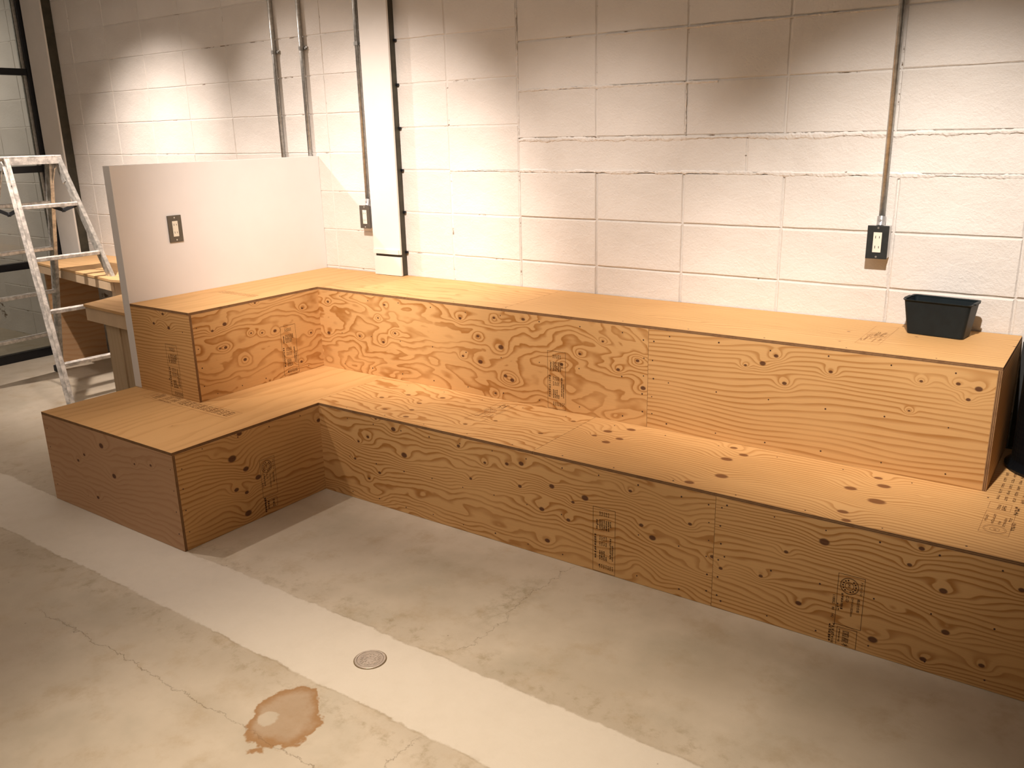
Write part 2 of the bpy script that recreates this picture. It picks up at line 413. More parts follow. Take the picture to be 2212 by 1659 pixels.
# flush rendered bond beam between the lower and the upper courses
for x0, x1 in ((1.343, 2.43), (2.43, 3.6), (3.6, 5.4)):
    k = (round(x1-x0-.002, 3), .144, 5); BM[k] = block_mesh(*k); BM[k].materials.append(M_block)
    o = bpy.data.objects.new('bond_beam', BM[k]); COL.objects.link(o); o.parent = wall; o.location = ((x0+x1)/2, .0015, 1.4225)

def crumbs(pts, wd, dep, seed):
    # ragged smear of mortar left proud along a joint
    rd = random.Random(seed); bm = bmesh.new(); prev = None
    (xa, za), (xb, zb) = pts; n = int(math.hypot(xb-xa, zb-za)/.007); hz = abs(zb-za) < abs(xb-xa)
    w1 = w2 = wd
    for i in range(n+1):
        t = i/n; x, z = xa+(xb-xa)*t, za+(zb-za)*t
        w1 = min(wd*1.6, max(wd*.1, w1+rd.uniform(-.5, .5)*wd)); w2 = min(wd*1.6, max(wd*.1, w2+rd.uniform(-.5, .5)*wd)); d = dep*rd.uniform(.2, 1.)
        P = [(x, .002, z+w1), (x, -d, z+w1*.4), (x, -d*rd.uniform(.2, 1), z-w2*.4), (x, .002, z-w2)] if hz else [(x+w1, .002, z), (x+w1*.4, -d, z), (x-w2*.4, -d*rd.uniform(.2, 1), z), (x-w2, .002, z)]
        cur = [bm.verts.new(p) for p in P]
        if prev:
            for k in range(3): bm.faces.new((prev[k], prev[k+1], cur[k+1], cur[k]))
        prev = cur
    o = mesh_in('mortar_smear', bm, M_block, wall); o['kind'] = 'stuff'
for k_, (pts_, wd_) in enumerate(((((1.345, 1.487), (3.46, 1.487)), .009), (((1.345, 1.352), (3.46, 1.345)), .008), (((1.345, 1.704), (2.3, 1.700)), .006), (((1.343, 1.50), (1.343, 2.05)), .006), (((2.168, 1.50), (2.168, 1.70)), .005), (((1.80, 1.905), (2.9, 1.905)), .004), (((.93, 1.352), (1.34, 1.352)), .005))):
    crumbs(pts_, wd_, .0045, 90+k_)

# low white partition between the bench and the counter
pw = empty('wall_partition', (-.03, -.61, 0), 'low white plastered partition at the left end of the benches', None, None, 'structure')
bm = bmesh.new(); B(bm, -.054, -.001, -1.2204, -.001, .409, PH, .0012); mesh_in('plaster_body', bm, M_plaster, pw)
bm = bmesh.new(); B(bm, -.054, -.0535, -1.2, -.001, 0, .40); bm.free()

# steel column with white cladding board
cl = empty('trim_1', (.52, -.02, H2), 'white boxed-in column against the block wall, right of the small outlet', None, None, 'structure')
bm = bmesh.new(); B(bm, .427, .617, -.054, -.042, .925, 3.0, .0015); mesh_in('cladding_board', bm, M_white, cl)
bm = bmesh.new(); B(bm, .427, .617, -.054, -.042, H2+.002, .912, .0015); mesh_in('cladding_board', bm, M_white, cl)
bm = bmesh.new(); B(bm, .430, .609, -.0618, -.054, .926, .950, .001); mesh_in('batten', bm, M_white, cl)
bm = bmesh.new(); B(bm, .431, .612, -.042, -.001, H2+.002, 3.0); mesh_in('steel_side', bm, M_olive, cl)
for z in (.935, 1.141, 1.352, 1.558, 1.765, 1.972, 2.18):
    bm = bmesh.new(); B(bm, .612, .626, -.012, -.002, z-.006, z+.006); mesh_in('joint_tick', bm, M_black, cl)  # black ticks put in for the shadowed gaps where the block joints end
# corner pilaster
pl = empty('trim_2', (-2.62, -.02, 0), 'white pilaster beside the black-framed glass', None, None, 'structure')
bm = bmesh.new(); B(bm, -2.762, -2.512, -.080, -.068, 0, 3.0); mesh_in('cladding_board', bm, M_white, pl)
bm = bmesh.new(); B(bm, -2.755, -2.518, -.068, -.001, 0, 3.0); mesh_in('steel_side', bm, M_olive, pl)

# glass partition in black steel frame
wi = empty('window_1', (GX, -.05, 0), 'black-framed glass partition at the far left', None, None, 'structure')
bm = bmesh.new(); B(bm, GX-.03, GX+.03, -.105, -.004, 0, 3.0, .002); mesh_in('frame_post', bm, M_black, wi)
bm = bmesh.new(); B(bm, GX-.02, GX+.012, -.128, -.105, 0, 3.0, .002); mesh_in('glazing_bead', bm, M_galv, wi)
RZ = [(0, .062), (.655, .705), (1.325, 1.372), (1.985, 2.03), (2.65, 2.70)]
for a, b in RZ:
    bm = bmesh.new(); B(bm, GX-.025, GX+.025, -4.5, -.105, a, b, .002); mesh_in('frame_rail', bm, M_black, wi)
for y in (-1.5, -3.0, -4.5):
    bm = bmesh.new(); B(bm, GX-.026, GX+.026, y-.05, y, 0, 3.0, .002); mesh_in('frame_post', bm, M_black, wi)
def glass():
    s = NT('window_glass'); s.t.nodes.remove(s.b)
    tr = s.t.nodes.new('ShaderNodeBsdfTransparent'); gl = s.t.nodes.new('ShaderNodeBsdfGlossy'); mx = s.t.nodes.new('ShaderNodeMixShader')
    fz = s.t.nodes.new('ShaderNodeFresnel'); fz.inputs[0].default_value = 1.5
    tr.inputs[0].default_value = (.95, .97, .94, 1); gl.inputs['Roughness'].default_value = .02
    s.t.links.new(fz.outputs[0], mx.inputs[0]); s.t.links.new(tr.outputs[0], mx.inputs[1]); s.t.links.new(gl.outputs[0], mx.inputs[2])
    s.t.links.new(mx.outputs[0], s.out.inputs[0]); return s.m
M_glass = glass()
ys = [-.128, -1.5, -3.0, -4.5]
for (a0, a1), (b0, b1) in zip(RZ, RZ[1:]):
    for y1, y0 in zip(ys, ys[1:]):
        bm = bmesh.new(); B(bm, GX-.004, GX+.004, y0+.0, y1-.051 if y1 != -.128 else y1, a1, b0); mesh_in('pane', bm, M_glass, wi)

# ------------------------------------------------------------------ plywood benches
K_UF1 = [(1.567,.642,.010),(1.453,.562,.009),(1.588,.517,.007),(1.623,.503,.008),(.501,.584,.008),(.512,.743,.006),(1.348,.746,.006),(1.444,.676,.006),(1.356,.576,.005),(1.874,.608,.006),(1.961,.663,.005),(2.136,.622,.006),(2.22,.669,.006),(2.246,.563,.008),(2.066,.727,.004),(.873,.581,.006),(.848,.696,.004),(.718,.593,.005),(.952,.633,.005),(1.534,.767,.005),(1.531,.43,.005)]
K_UF2 = [(2.756,.758,.006),(2.71,.725,.008),(2.648,.71,.004),(2.791,.664,.006),(2.944,.727,.005),(3.225,.736,.004),(3.331,.743,.005),(3.389,.735,.008),(3.364,.697,.005),(3.199,.633,.003)]
K_LF1 = [(1.343,.365,.009),(1.246,.394,.004),(1.192,.303,.006),(1.134,.272,.005),(1.395,.262,.011),(1.105,.188,.005),(1.247,.152,.006),(1.182,.112,.005),(1.686,.359,.006),(1.741,.235,.005),(1.813,.316,.005),(1.917,.333,.006),(1.983,.348,.008),(1.975,.256,.006),(2.117,.288,.008),(2.257,.275,.010),(2.072,.187,.008),(2.207,.247,.005),(2.187,.172,.006),(2.095,.065,.008),(2.436,.343,.005),(2.48,.227,.006),(2.523,.191,.009),(2.657,.277,.005),(2.739,.181,.006)]
K_LF2 = [(3.087,.329,.011),(2.976,.265,.005),(2.902,.16,.005),(3.025,.103,.007),(2.769,.148,.005),(3.325,.322,.005),(3.351,.38,.006),(3.418,.268,.008),(3.437,.143,.008),(3.249,.053,.010),(3.389,.038,.007),(3.536,.072,.006),(3.602,.328,.006)]
K_US = [(-1.045,.73,.008),(-1.112,.712,.005),(-.771,.645,.007),(-.908,.661,.004),(-.846,.65,.004),(-1.054,.624,.006),(-.957,.546,.007),(-.869,.796,.004),(-.593,.723,.005),(-.551,.592,.005),(-.628,.461,.006)]
K_UE = [(.253,.789,.006),(.174,.738,.006),(.285,.729,.007)]
K_LS = [(-1.411,.299,.014),(-1.352,.236,.010),(-1.298,.181,.010),(-1.364,.392,.009),(-1.408,.164,.008),(-1.361,.136,.007),(-1.365,.045,.012),(-.949,.328,.008)]
K_LE = [(.405,.339,.011),(.468,.22,.010),(.256,.27,.006),(.198,.233,.006),(.635,.308,.004),(.749,.326,.005),(.311,.089,.007)]
K_LT3 = [(2.658,-.646,.015),(2.693,-.577,.012),(2.637,-.527,.010),(2.702,-.801,.016),(2.634,-.907,.012),(3.087,-.68,.014),(3.171,-.607,.015),(3.14,-.547,.010),(3.181,-.741,.019),(3.115,-.872,.012),(3.14,-.928,.010),(2.161,-.609,.013),(2.229,-.545,.013),(2.24,-.66,.011),(2.214,-.717,.012),(2.141,-.677,.008)]
K_LT2 = [(1.29,-.716,.009),(1.327,-.602,.010),(1.165,-.647,.009),(1.088,-.738,.009),(1.219,-.855,.009),(1.365,-.885,.010),(1.325,-.804,.009),(1.635,-.831,.007),(1.714,-.734,.007),(1.985,-.575,.008),(1.953,-.764,.008)]
oU = (0, 0, H2*0+.4075)
T = .012
YL, XL, YLE, XLL = -.9416, .9014, -1.6695, -.0523
YU, XU, YUE, XR = -.4845, .445, -1.2204, 3.4465
lo = empty('lower_bench_step', (0, 0, 0), 'lower L-shaped plywood seating step standing on the concrete floor', 'bench')
p_lt1 = ply('ply_lt1', 'yx', slope=14, amp=7, su=.7, sv=2.6, con=.30, seed=1, rnd=.35, kamp=1.2)
p_lt2 = ply('ply_lt2', 'xy', slope=26, amp=9, su=1.8, sv=4.2, kn=K_LT2, con=.9, kcol=(.19, .075, .02), seed=2, rnd=.8, kamp=1.6)
p_lt3 = ply('ply_lt3', 'xy', slope=55, amp=7, su=.9, sv=3., kn=K_LT3, con=.75, kcol=(.17, .060, .018), seed=3, rnd=.2, kamp=2.6)
p_lf1 = ply('ply_lf1', 'xz', slope=48, amp=15, su=1.8, sv=4.4, kn=K_LF1, con=1.0, seed=4, rnd=.6, kamp=1.6)
p_lf2 = ply('ply_lf2', 'xz', slope=58, amp=15, su=1.2, sv=4.2, kn=K_LF2, con=1.0, seed=5, rnd=.45, kamp=1.8)
p_ls = ply('ply_ls', 'yz', slope=55, amp=8, su=1.6, sv=4., kn=K_LS, con=.85, seed=6, rnd=.15, kamp=3.0)
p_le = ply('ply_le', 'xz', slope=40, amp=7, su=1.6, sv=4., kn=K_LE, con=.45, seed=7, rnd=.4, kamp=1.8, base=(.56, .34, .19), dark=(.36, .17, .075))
p_ut1 = ply('ply_ut1', 'yx', oU, slope=12, amp=6, su=.7, sv=2.6, con=.25, seed=8, rnd=.3, kamp=1.)
p_ut2 = ply('ply_ut2', 'xy', oU, slope=22, amp=8, su=1.5, sv=4., con=.50, seed=9, rnd=.75, kamp=1.2)
p_ut3 = ply('ply_ut3', 'xy', oU, slope=50, amp=8, su=1.1, sv=4., con=.50, seed=10, rnd=.85, kamp=1.5)
p_uf1 = ply('ply_uf1', 'xz', oU, slope=14, amp=13, su=2.3, sv=5.5, kn=K_UF1, con=1.0, seed=11, rnd=.85, kamp=2.0)
p_uf2 = ply('ply_uf2', 'xz', oU, slope=52, amp=15, su=.55, sv=2.6, kn=K_UF2, con=.85, seed=12, rnd=.05, kamp=2.6)
p_us = ply('ply_us', 'yz', oU, slope=26, amp=11, su=2.2, sv=5., kn=K_US, con=1.0, seed=13, rnd=.3, kamp=2.2)
p_ue = ply('ply_ue', 'xz', oU, slope=70, amp=7, su=.9, sv=3., kn=K_UE, con=.8, seed=14, rnd=.1, kamp=2.2)

def lab(o, t): o['label'] = t; return o
SX = .869
def sheet_poly(name, poly, z0, z1, m, parent):
    bm = bmesh.new(); lay = bm.verts.layers.float.new('ply')
    A = [bm.verts.new((x, y, z0)) for x, y in poly]; Bq = [bm.verts.new((x, y, z1)) for x, y in poly]
    for v in Bq: v[lay] = 1.
    n = len(poly); f = [bm.faces.new(A[::-1]), bm.faces.new(Bq)]
    for k in range(n): bm.faces.new((A[k], A[(k+1) % n], Bq[(k+1) % n], Bq[k])).material_index = 1
    return mesh_in(name, bm, [m, M_edge], parent)
# lower step
lab(sheet_poly('top_panel', [(XLL, YLE), (XL, YLE), (XL, YL), (SX-.0006, YL), (SX-.0006, -.004), (XLL, -.004)], H1-T, H1, p_lt1, lo), 'pale plywood top of the short leg, faint straight grain')
sheet('top_panel', (SX+.0006, 2.0344, YL, -.03, H1-T, H1), 'z', p_lt2, lo)
lab(sheet('top_panel', (2.0356, 3.86, YL, -.03, H1-T, H1), 'z', p_lt3, lo), 'plywood top with clusters of large oval knots')
sheet('top_panel', (3.8612, 4.6, YL, -.03, H1-T, H1), 'z', p_lt3, lo)
tp = H1-T
lab(sheet('front_panel', (XL, 2.7415, YL, YL+T, 0.001, tp), 'y', p_lf1, lo), 'lower front sheet with wavy grain and many small knots')
sheet('front_panel', (2.7427, 4.6, YL, YL+T, 0.001, tp), 'y', p_lf2, lo)
sheet('side_panel', (XL-T, XL, YLE+T, YL, 0.001, tp), 'x', p_ls, lo)
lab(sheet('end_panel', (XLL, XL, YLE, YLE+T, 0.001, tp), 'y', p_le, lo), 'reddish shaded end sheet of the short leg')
sheet('side_panel', (XLL, XLL+T, YLE+T, -.004, 0.001, tp), 'x', p_ls, lo)
sheet('end_panel', (4.588, 4.6, YL+T, -.004, 0.001, tp), 'x', p_ls, lo)
# upper step
uo = empty('upper_bench_step', (0, 0, H1), 'upper L-shaped plywood bench stacked on the lower step against the block wall', 'bench')
SU, SV = .467, 1.576
UB = H1+.0006
lab(sheet_poly('top_panel', [(0, YUE), (XU, YUE), (XU, YU), (SU-.0006, YU), (SU-.0006, -.004), (0, -.004)], H2-T, H2, p_ut1, uo), 'pale plywood top beside the partition')
sheet('top_panel', (SU+.0006, SV-.0006, YU, -.004, H2-T, H2), 'z', p_ut2, uo)
sheet('top_panel', (SV+.0006, XR, YU, -.004, H2-T, H2), 'z', p_ut3, uo)
tq = H2-T
lab(sheet('front_panel', (XU, 2.2644, YU, YU+T, UB, tq), 'y', p_uf1, uo), 'upper front sheet with large swirling grain and dark knots')
lab(sheet('front_panel', (2.2656, XR-T, YU, YU+T, UB, tq), 'y', p_uf2, uo), 'upper front sheet with even straight grain')
sheet('side_panel', (XU-T, XU, YUE+T, YU, UB, tq), 'x', p_us, uo)
sheet('end_panel', (0.0, XU, YUE, YUE+T, UB, tq), 'y', p_ue, uo)
sheet('end_panel', (XR-T, XR, YU, -.004, UB, tq), 'x', p_ue, uo)

# screws countersunk along the sheet edges
def screws(parent, pts, r=.0028):
    bm = bmesh.new()
    for (p, n) in pts:
        p = Vector(p); n = Vector(n); tube(bm, p-n*.001, p+n*.0004, r*random.uniform(.8, 1.2), 8)
    o = mesh_in('screw_head', bm, M_screwhole, parent); o['kind'] = 'stuff'
def row(a, b, n, nor):
    a, b = Vector(a), Vector(b)
    return [(a+(b-a)*((i+.5)/n)+Vector([random.uniform(-.004, .004) if abs(k) < .5 else 0 for k in nor]), nor) for i in range(n)]
ny = (0, -1, 0); nx_ = (1, 0, 0); nz_ = (0, 0, 1); pts = []
for z in (.03, .19, .37): pts += row((1.0, YL, z), (4.4, YL, z), 22, ny)
for x in (2.722, 2.762): pts += row((x, YL, .02), (x, YL, .39), 6, ny)
pts += row((XLL+.03, YLE, .03), (XLL+.03, YLE, .38), 4, ny)+row((XL-.02, YLE, .03), (XL-.02, YLE, .38), 4, ny)
pts += row((XL, YLE+.03, .03), (XL, YLE+.03, .38), 4, nx_)+row((XL, YLE+.05, .38), (XL, YL-.03, .38), 4, nx_)
for y in (YL+.02, YU-.05): pts += row((.95, y, H1), (4.0, y, H1), 14, nz_)
screws(lo, pts)
pts = []
for z in (H1+.03, H1+.19, H2-.035): pts += row((.5, YU, z), (3.42, YU, z), 15, ny)
for x in (2.245, 2.287): pts += row((x, YU, H1+.02), (x, YU, H2-.02), 5, ny)
pts += row((XU, YUE+.03, H1+.02), (XU, YUE+.03, H2-.03), 4, nx_)+row((XU, YUE+.03, H1+.02), (XU, YU-.03, H1+.02), 5, nx_)
pts += row((.2, YUE, H1+.02), (XU-.02, YUE, H2-.03), 3, ny)
for y in (YU+.02,): pts += row((.6, y, H2), (3.4, y, H2), 10, nz_)
screws(uo, pts)

# ------------------------------------------------------------------ printed grade stamps
def text_faces(body, size):
    c = bpy.data.curves.new('t', 'FONT'); c.body = body; c.size = size; c.align_x = 'LEFT'; c.resolution_u = 2
    o = bpy.data.objects.new('t', c); COL.objects.link(o)
    dg = bpy.context.evaluated_depsgraph_get(); me = bpy.data.meshes.new_from_object(o.evaluated_get(dg))
    vs = [v.co.copy() for v in me.vertices]; fs = [tuple(p.vertices) for p in me.polygons]
    bpy.data.objects.remove(o); bpy.data.meshes.remove(me); return vs, fs
class Stamp:
    """flat ink drawn in local (a, b) metres; a runs right, b runs up"""
    def __init__(s): s.v = []; s.f = []
    def rect(s, a0, b0, a1, b1):
        n = len(s.v); s.v += [(a0, b0), (a1, b0), (a1, b1), (a0, b1)]; s.f.append((n, n+1, n+2, n+3))
    def frame(s, a0, b0, a1, b1, t=.0012):
        s.rect(a0, b0, a1, b0+t); s.rect(a0, b1-t, a1, b1); s.rect(a0, b0, a0+t, b1); s.rect(a1-t, b0, a1, b1)
    def ring(s, ca, cb, r, t=.0013, seg=40, r2=None):
        n = len(s.v)
        for k in range(seg):
            w_ = 2*math.pi*k/seg
            for q in (r, r-t): s.v.append((ca+q*math.cos(w_), cb+q*math.sin(w_)))
        for k in range(seg):
            a, b = n+2*k, n+2*((k+1) % seg); s.f.append((a, b, b+1, a+1))
    def text(s, body, a, b, size, rot=-90, sx=1.):
        vs, fs = text_faces(body, size); n = len(s.v); cr, sr = math.cos(math.radians(rot)), math.sin(math.radians(rot))
        for v in vs: s.v.append((a+(v.x*sx)*cr-v.y*sr, b+(v.x*sx)*sr+v.y*cr))
        s.f += [tuple(i+n for i in f) for f in fs]
    def glyphs(s, a, b, size, n, seed, rot=-90, bold=1.):
        """a run of print too small to read: stroke clusters"""
        rd = random.Random(seed)
        for i in range(n):
            for k in range(4):
                t = size*.13*bold
                if rd.random() < .5: u0, v0, du, dv = 0, rd.uniform(0, .8)*size, size*.75, t
                else: u0, v0, du, dv = rd.uniform(0, .7)*size, 0, t, size*.85
                u0 += i*size
                cs = [(u0, v0), (u0+du, v0), (u0+du, v0+dv), (u0, v0+dv)]
                m = len(s.v)
                for (u, v) in cs:
                    if rot == -90: s.v.append((a+v, b-u))
                    elif rot == 90: s.v.append((a-v, b+u))
                    else: s.v.append((a+u, b+v))
                s.f.append((m, m+1, m+2, m+3))
    def build(s, parent, org, ea, eb, m, clip=None, label=None, name='grade_stamp'):
        org, ea, eb = Vector(org), Vector(ea), Vector(eb); n = ea.cross(eb)
        o0 = parent_origin(parent)
        me = bpy.data.meshes.new(name)
        me.from_pydata([tuple(org+ea*a+eb*(max(b, clip) if clip is not None else b)+n*.0004-o0) for a, b in s.v], [], s.f)
        o = link(name, me, m, parent)
        if label: o['label'] = label
        return o
def parts(root, nm): return [o for o in root.children if o.name.split('.')[0] == nm]

def jas(s, W=.077, H=.172):
    """boxed certification mark, printed turned a quarter turn; top of box at b=H"""
    s.frame(0, 0, W, H)
    ca, cb = .034, H-.036
    s.ring(ca, cb, .027); s.ring(ca, cb, .0245, .0006); s.ring(ca, cb, .013)
    s.text('JAS', ca-.004, cb+.0085, .0105)
    for k in range(14):
        a = 2*math.pi*k/14
        if k in (3, 10): continue
        s.rect(ca+.0187*math.cos(a)-.0022, cb+.0187*math.sin(a)-.0022, ca+.0187*math.cos(a)+.0022, cb+.0187*math.sin(a)+.0022)
    s.text('F☆☆☆☆', W-.012, H-.014, .0100)
    s.text('構造用合板', W-.017, H-.070, .0092)
    s.text('12×910×1820mm', W-.034, H-.068, .0092)
    s.text('C-D', W-.050, H-.068, .0125)
    s.glyphs(W-.064, H-.064, .0082, 7, 78)
    s.glyphs(W-.075, H-.100, .0085, 3, 79)
def table_stamp(s, W=.090, H=.250, seed=1):
    s.frame(0, 0, W, H, .0011)
    for j, (b0, rows) in enumerate(((H-.014, 5), (H-.045, 6), (H-.068, 5), (H-.108, 4), (H-.130, 4), (H-.165, 3), (H-.185, 4), (H-.218, 7))):
        for i in range(rows): s.glyphs(.026+i*.0085, b0, .0058, 4 if j in (1, 5) else 3, seed*50+j*9+i, bold=1.5 if j in (1, 2, 5, 6) else 1.0)
    s.glyphs(.006, H-.105, .0095, 10, seed+5, bold=1.1)
    s.glyphs(.013, H-.048, .0062, 6, seed+6, bold=1.7)
    s.glyphs(W-.022, H-.110, .0068, 12, seed+7, bold=1.3); s.glyphs(W-.013, H-.135, .0062, 10, seed+8, bold=1.2)

st = Stamp(); jas(st); st.frame(.009, -.058-.03, .068, -.006)
st.text('国産材', .028, -.014, .0215); st.glyphs(.014, -.013, .0058, 8, 77)
st.text('118002   80   142', -.011, .098, .0112, sx=1.0)
st.glyphs(-.006, .0, .0088, 8, 3, bold=1.0); st.glyphs(-.015, -.004, .0088, 7, 4, bold=1.3)
st.build(parts(lo, 'front_panel')[1], (3.136, YL, .070), (1, 0, 0), (0, 0, 1), M_ink, clip=-.067)
st = Stamp(); table_stamp(st, seed=2); st.build(parts(lo, 'front_panel')[0], (2.290, YL, .003), (1, 0, 0), (0, 0, 1), M_ink)
st = Stamp(); table_stamp(st, .088, .248, 3); st.build(parts(uo, 'front_panel')[0], (1.805, YU, .411), (1, 0, 0), (0, 0, 1), M_ink)
st = Stamp(); table_stamp(st, .093, .243, 4); st.build(parts(uo, 'side_panel')[0], (XU, -.740, .414), (0, 1, 0), (0, 0, 1), M_ink)
st = Stamp(); table_stamp(st, .085, .240, 5); st.build(parts(uo, 'end_panel')[0], (.240, YUE, .412), (1, 0, 0), (0, 0, 1), M_ink)
st = Stamp(); jas(st, .077, .168); st.frame(.008, -.055, .070, -.016); st.glyphs(.045, -.02, .012, 3, 8); st.glyphs(.02, -.02, .009, 4, 9, bold=1.5); st.glyphs(.004, .0, .010, 7, 10, bold=1.5)
st.build(parts(lo, 'side_panel')[0], (XL, -1.284, .080), (0, 1, 0), (0, 0, 1), M_ink, clip=-.075)
# top of the short leg: long printed table running across the sheet
st = Stamp(); table_stamp(st, .085, .60, 6)
for j in range(9):
    for i in range(4): st.glyphs(.02+i*.014, .36-j*.038, .0105, 3, 400+j*7+i, bold=1.4)
st.build(parts(lo, 'top_panel')[0], (.735, -1.30, H1), (0, 1, 0), (-1, 0, 0), M_ink2)
# on the lower seat beside the wavy sheet's joint
st = Stamp(); jas(st, .088, .17); st.frame(.0, .175, .088, .255); st.glyphs(.03, .235, .013, 4, 21, bold=1.5); st.glyphs(.05, .235, .013, 4, 22, bold=1.5)
st.build(parts(lo, 'top_panel')[1], (1.585, -.775, H1), (1, 0, 0), (0, 1, 0), M_ink2)
# by the right end
st = Stamp(); W_ = .077
st.frame(0, 0, W_, .166); ca, cb = .038, .036
st.ring(ca, cb, .030); st.ring(ca, cb, .026, .0008); st.ring(ca, cb, .013); st.text('JAS', ca+.004, cb-.0095, .0105, rot=90)
for i, (a, b, n) in enumerate(((.012, .085, 6), (.030, .074, 9), (.048, .078, 3), (.060, .066, 8), (.072, .110, 4))): st.glyphs(a, b, .0085, n, 60+i, rot=90, bold=1.2)
st.frame(0, .184, .060, .244); st.glyphs(.048, .190, .014, 3, 70, rot=90, bold=1.5); st.glyphs(.033, .190, .010, 4, 71, rot=90, bold=1.5)
for i in range(6):
    for j in range(5): st.glyphs(.02+i*.022, .27+j*.055, .0095, 4, 500+i*8+j, rot=90, bold=1.4)
st.glyphs(.085, .05, .012, 5, 72, rot=90, bold=1.4); st.glyphs(.082, .17, .014, 5, 73, rot=90, bold=1.8)
st.build(parts(lo, 'top_panel')[2], (3.468, -.80, H1), (1, 0, 0), (0, 1, 0), M_ink2)
# faint ones on the upper seat
st = Stamp(); jas(st, .077, .17); st.frame(.0, .18, .077, .30); st.glyphs(.03, .20, .013, 5, 31); st.glyphs(.05, .20, .013, 5, 32)
M_ink3 = mat('pale_stamp_ink', (.50, .27, .12), .8, spec=.1)
st.build(parts(uo, 'top_panel')[2], (2.987, -.379, H2), (1, 0, 0), (0, 1, 0), M_ink3)
st = Stamp()
for j in range(9):
    for i in range(3): st.glyphs(.0+i*.016, .30-j*.03, .011, 2, 700+j*7+i)
st.build(parts(uo, 'top_panel')[0], (.42, -.83, H2), (0, 1, 0), (-1, 0, 0), M_ink3)

# ------------------------------------------------------------------ conduits
def conduit(x, z0, label, saddles, bend=None):
    c = empty('conduit', (x, -.016, z0), label, 'conduit', 'steel conduits running down the block wall')
    bm = bmesh.new(); tube(bm, (x, -.014, z0), (x, -.014, 2.99), .0112, 20); mesh_in('tube', bm, M_galv, c, True)
    for z in saddles:
        bm = bmesh.new()
        tube(bm, (x, -.014, z-.009), (x, -.014, z+.009), .0145, 18)
        B(bm, x+.012, x+.034, -.006, -.002, z-.009, z+.009); B(bm, x-.034, x-.012, -.004, -.002, z-.009, z+.009)
        tube(bm, (x+.025, -.012, z), (x+.025, -.003, z), .005, 10)
        mesh_in('saddle_clip', bm, M_galv, c)
    return c
conduit(-.270, .75, 'leftmost galvanised conduit, vanishing behind the partition top', (1.975,))
conduit(-.048, .75, 'galvanised conduit second from the left, vanishing behind the partition near its wall corner', (1.98,))
conduit(.366, 1.196, 'conduit dropping to the small outlet left of the white column', (1.975,))
conduit(2.955, 1.199, 'lone conduit at the right dropping to the dark-plated outlet box', (2.30,))

def outlet(x, z, label, plate, d=.05, seed=0):
    """surface steel box with cover plate; x = left, z = bottom of plate"""
    wd, ht = .0745, .120
    o = empty('outlet_box', (x+wd/2, 0, z), label, 'outlet', 'surface outlet boxes on the block wall')
    bm = bmesh.new(); B(bm, x+.002, x+wd-.002, -d+.004, -.0015, z+.002, z+ht-.002, .003); mesh_in('box', bm, M_steelbox, o)
    bm = bmesh.new(); B(bm, x, x+wd, -d, -d+.0038, z, z+ht, .0018); pq = mesh_in('cover_plate', bm, plate, o)
    face(bm=None, o=o, x=x, z=z, y=-d, wd=wd, ht=ht, ax='x', sg=-1)
    bm = bmesh.new(); tube(bm, (x+wd/2, -.024, z+ht-.003), (x+wd/2, -.018, z+ht+.014), .0145, 18); tube(bm, (x+wd/2, -.018, z+ht+.012), (x+wd/2, -.014, z+ht+.030), .0155, 18)
    tube(bm, (x+wd/2, -.030, z+ht+.018), (x+wd/2, -.038, z+ht+.018), .0045, 8)
    mesh_in('connector', bm, M_steelbox, o)
    return o
def face(bm, o, x, z, y, wd, ht, ax, sg):
    """receptacle, slots and plate screws on a plate lying in plane y (ax x) or x (ax y)"""
    def P(a, n, b): return (a, y+sg*n, b) if ax == 'x' else (y+sg*n, a, b)
    def bx(nm, a0, a1, b0, b1, n0, n1, m, par=o, bev=0.):
        p, q = P(a0, n0, b0), P(a1, n1, b1)
        bq = bmesh.new(); B(bq, *sorted((p[0], q[0])), *sorted((p[1], q[1])), *sorted((p[2], q[2])), bev); return mesh_in(nm, bq, m, par)
    cx, cz = x+wd/2, z+ht/2
    rc = bx('receptacle', cx-.0145, cx+.0145, cz-.036, cz+.036, -.001, .0016, M_ivory, bev=.0008)
    for dz in (.019, -.017):
        for da, h in ((-.0065, .0048), (.0065, .0040)): bx('slot', cx+da-.0011, cx+da+.0011, cz+dz-h, cz+dz+h, .0014, .0019, M_slot, rc)
    for dz in (.0520, -.0520):
        bq = bmesh.new(); tube(bq, P(cx, -.001, cz+dz), P(cx, .0014, cz+dz), .0036, 12); mesh_in('plate_screw', bq, M_screw, o)
outlet(.336, 1.052, 'small outlet box with grey-brown plate tucked against the white column', M_plate)
outlet(2.9175, 1.052, 'outlet box with near-black plate low on the wall above the planter', M_plate_dark)
# flush outlet on the partition
po = empty('wall_outlet', (0, -.937, 1.06), 'flush outlet with brown-grey metal plate on the white partition', 'outlet')
bm = bmesh.new(); B(bm, -.0005, .0045, -.974, -.900, 1.061, 1.186, .0018); mesh_in('cover_plate', bm, M_plate, po)
face(None, po, -.974, 1.0635, .0045, .074, .120, 'y', 1)

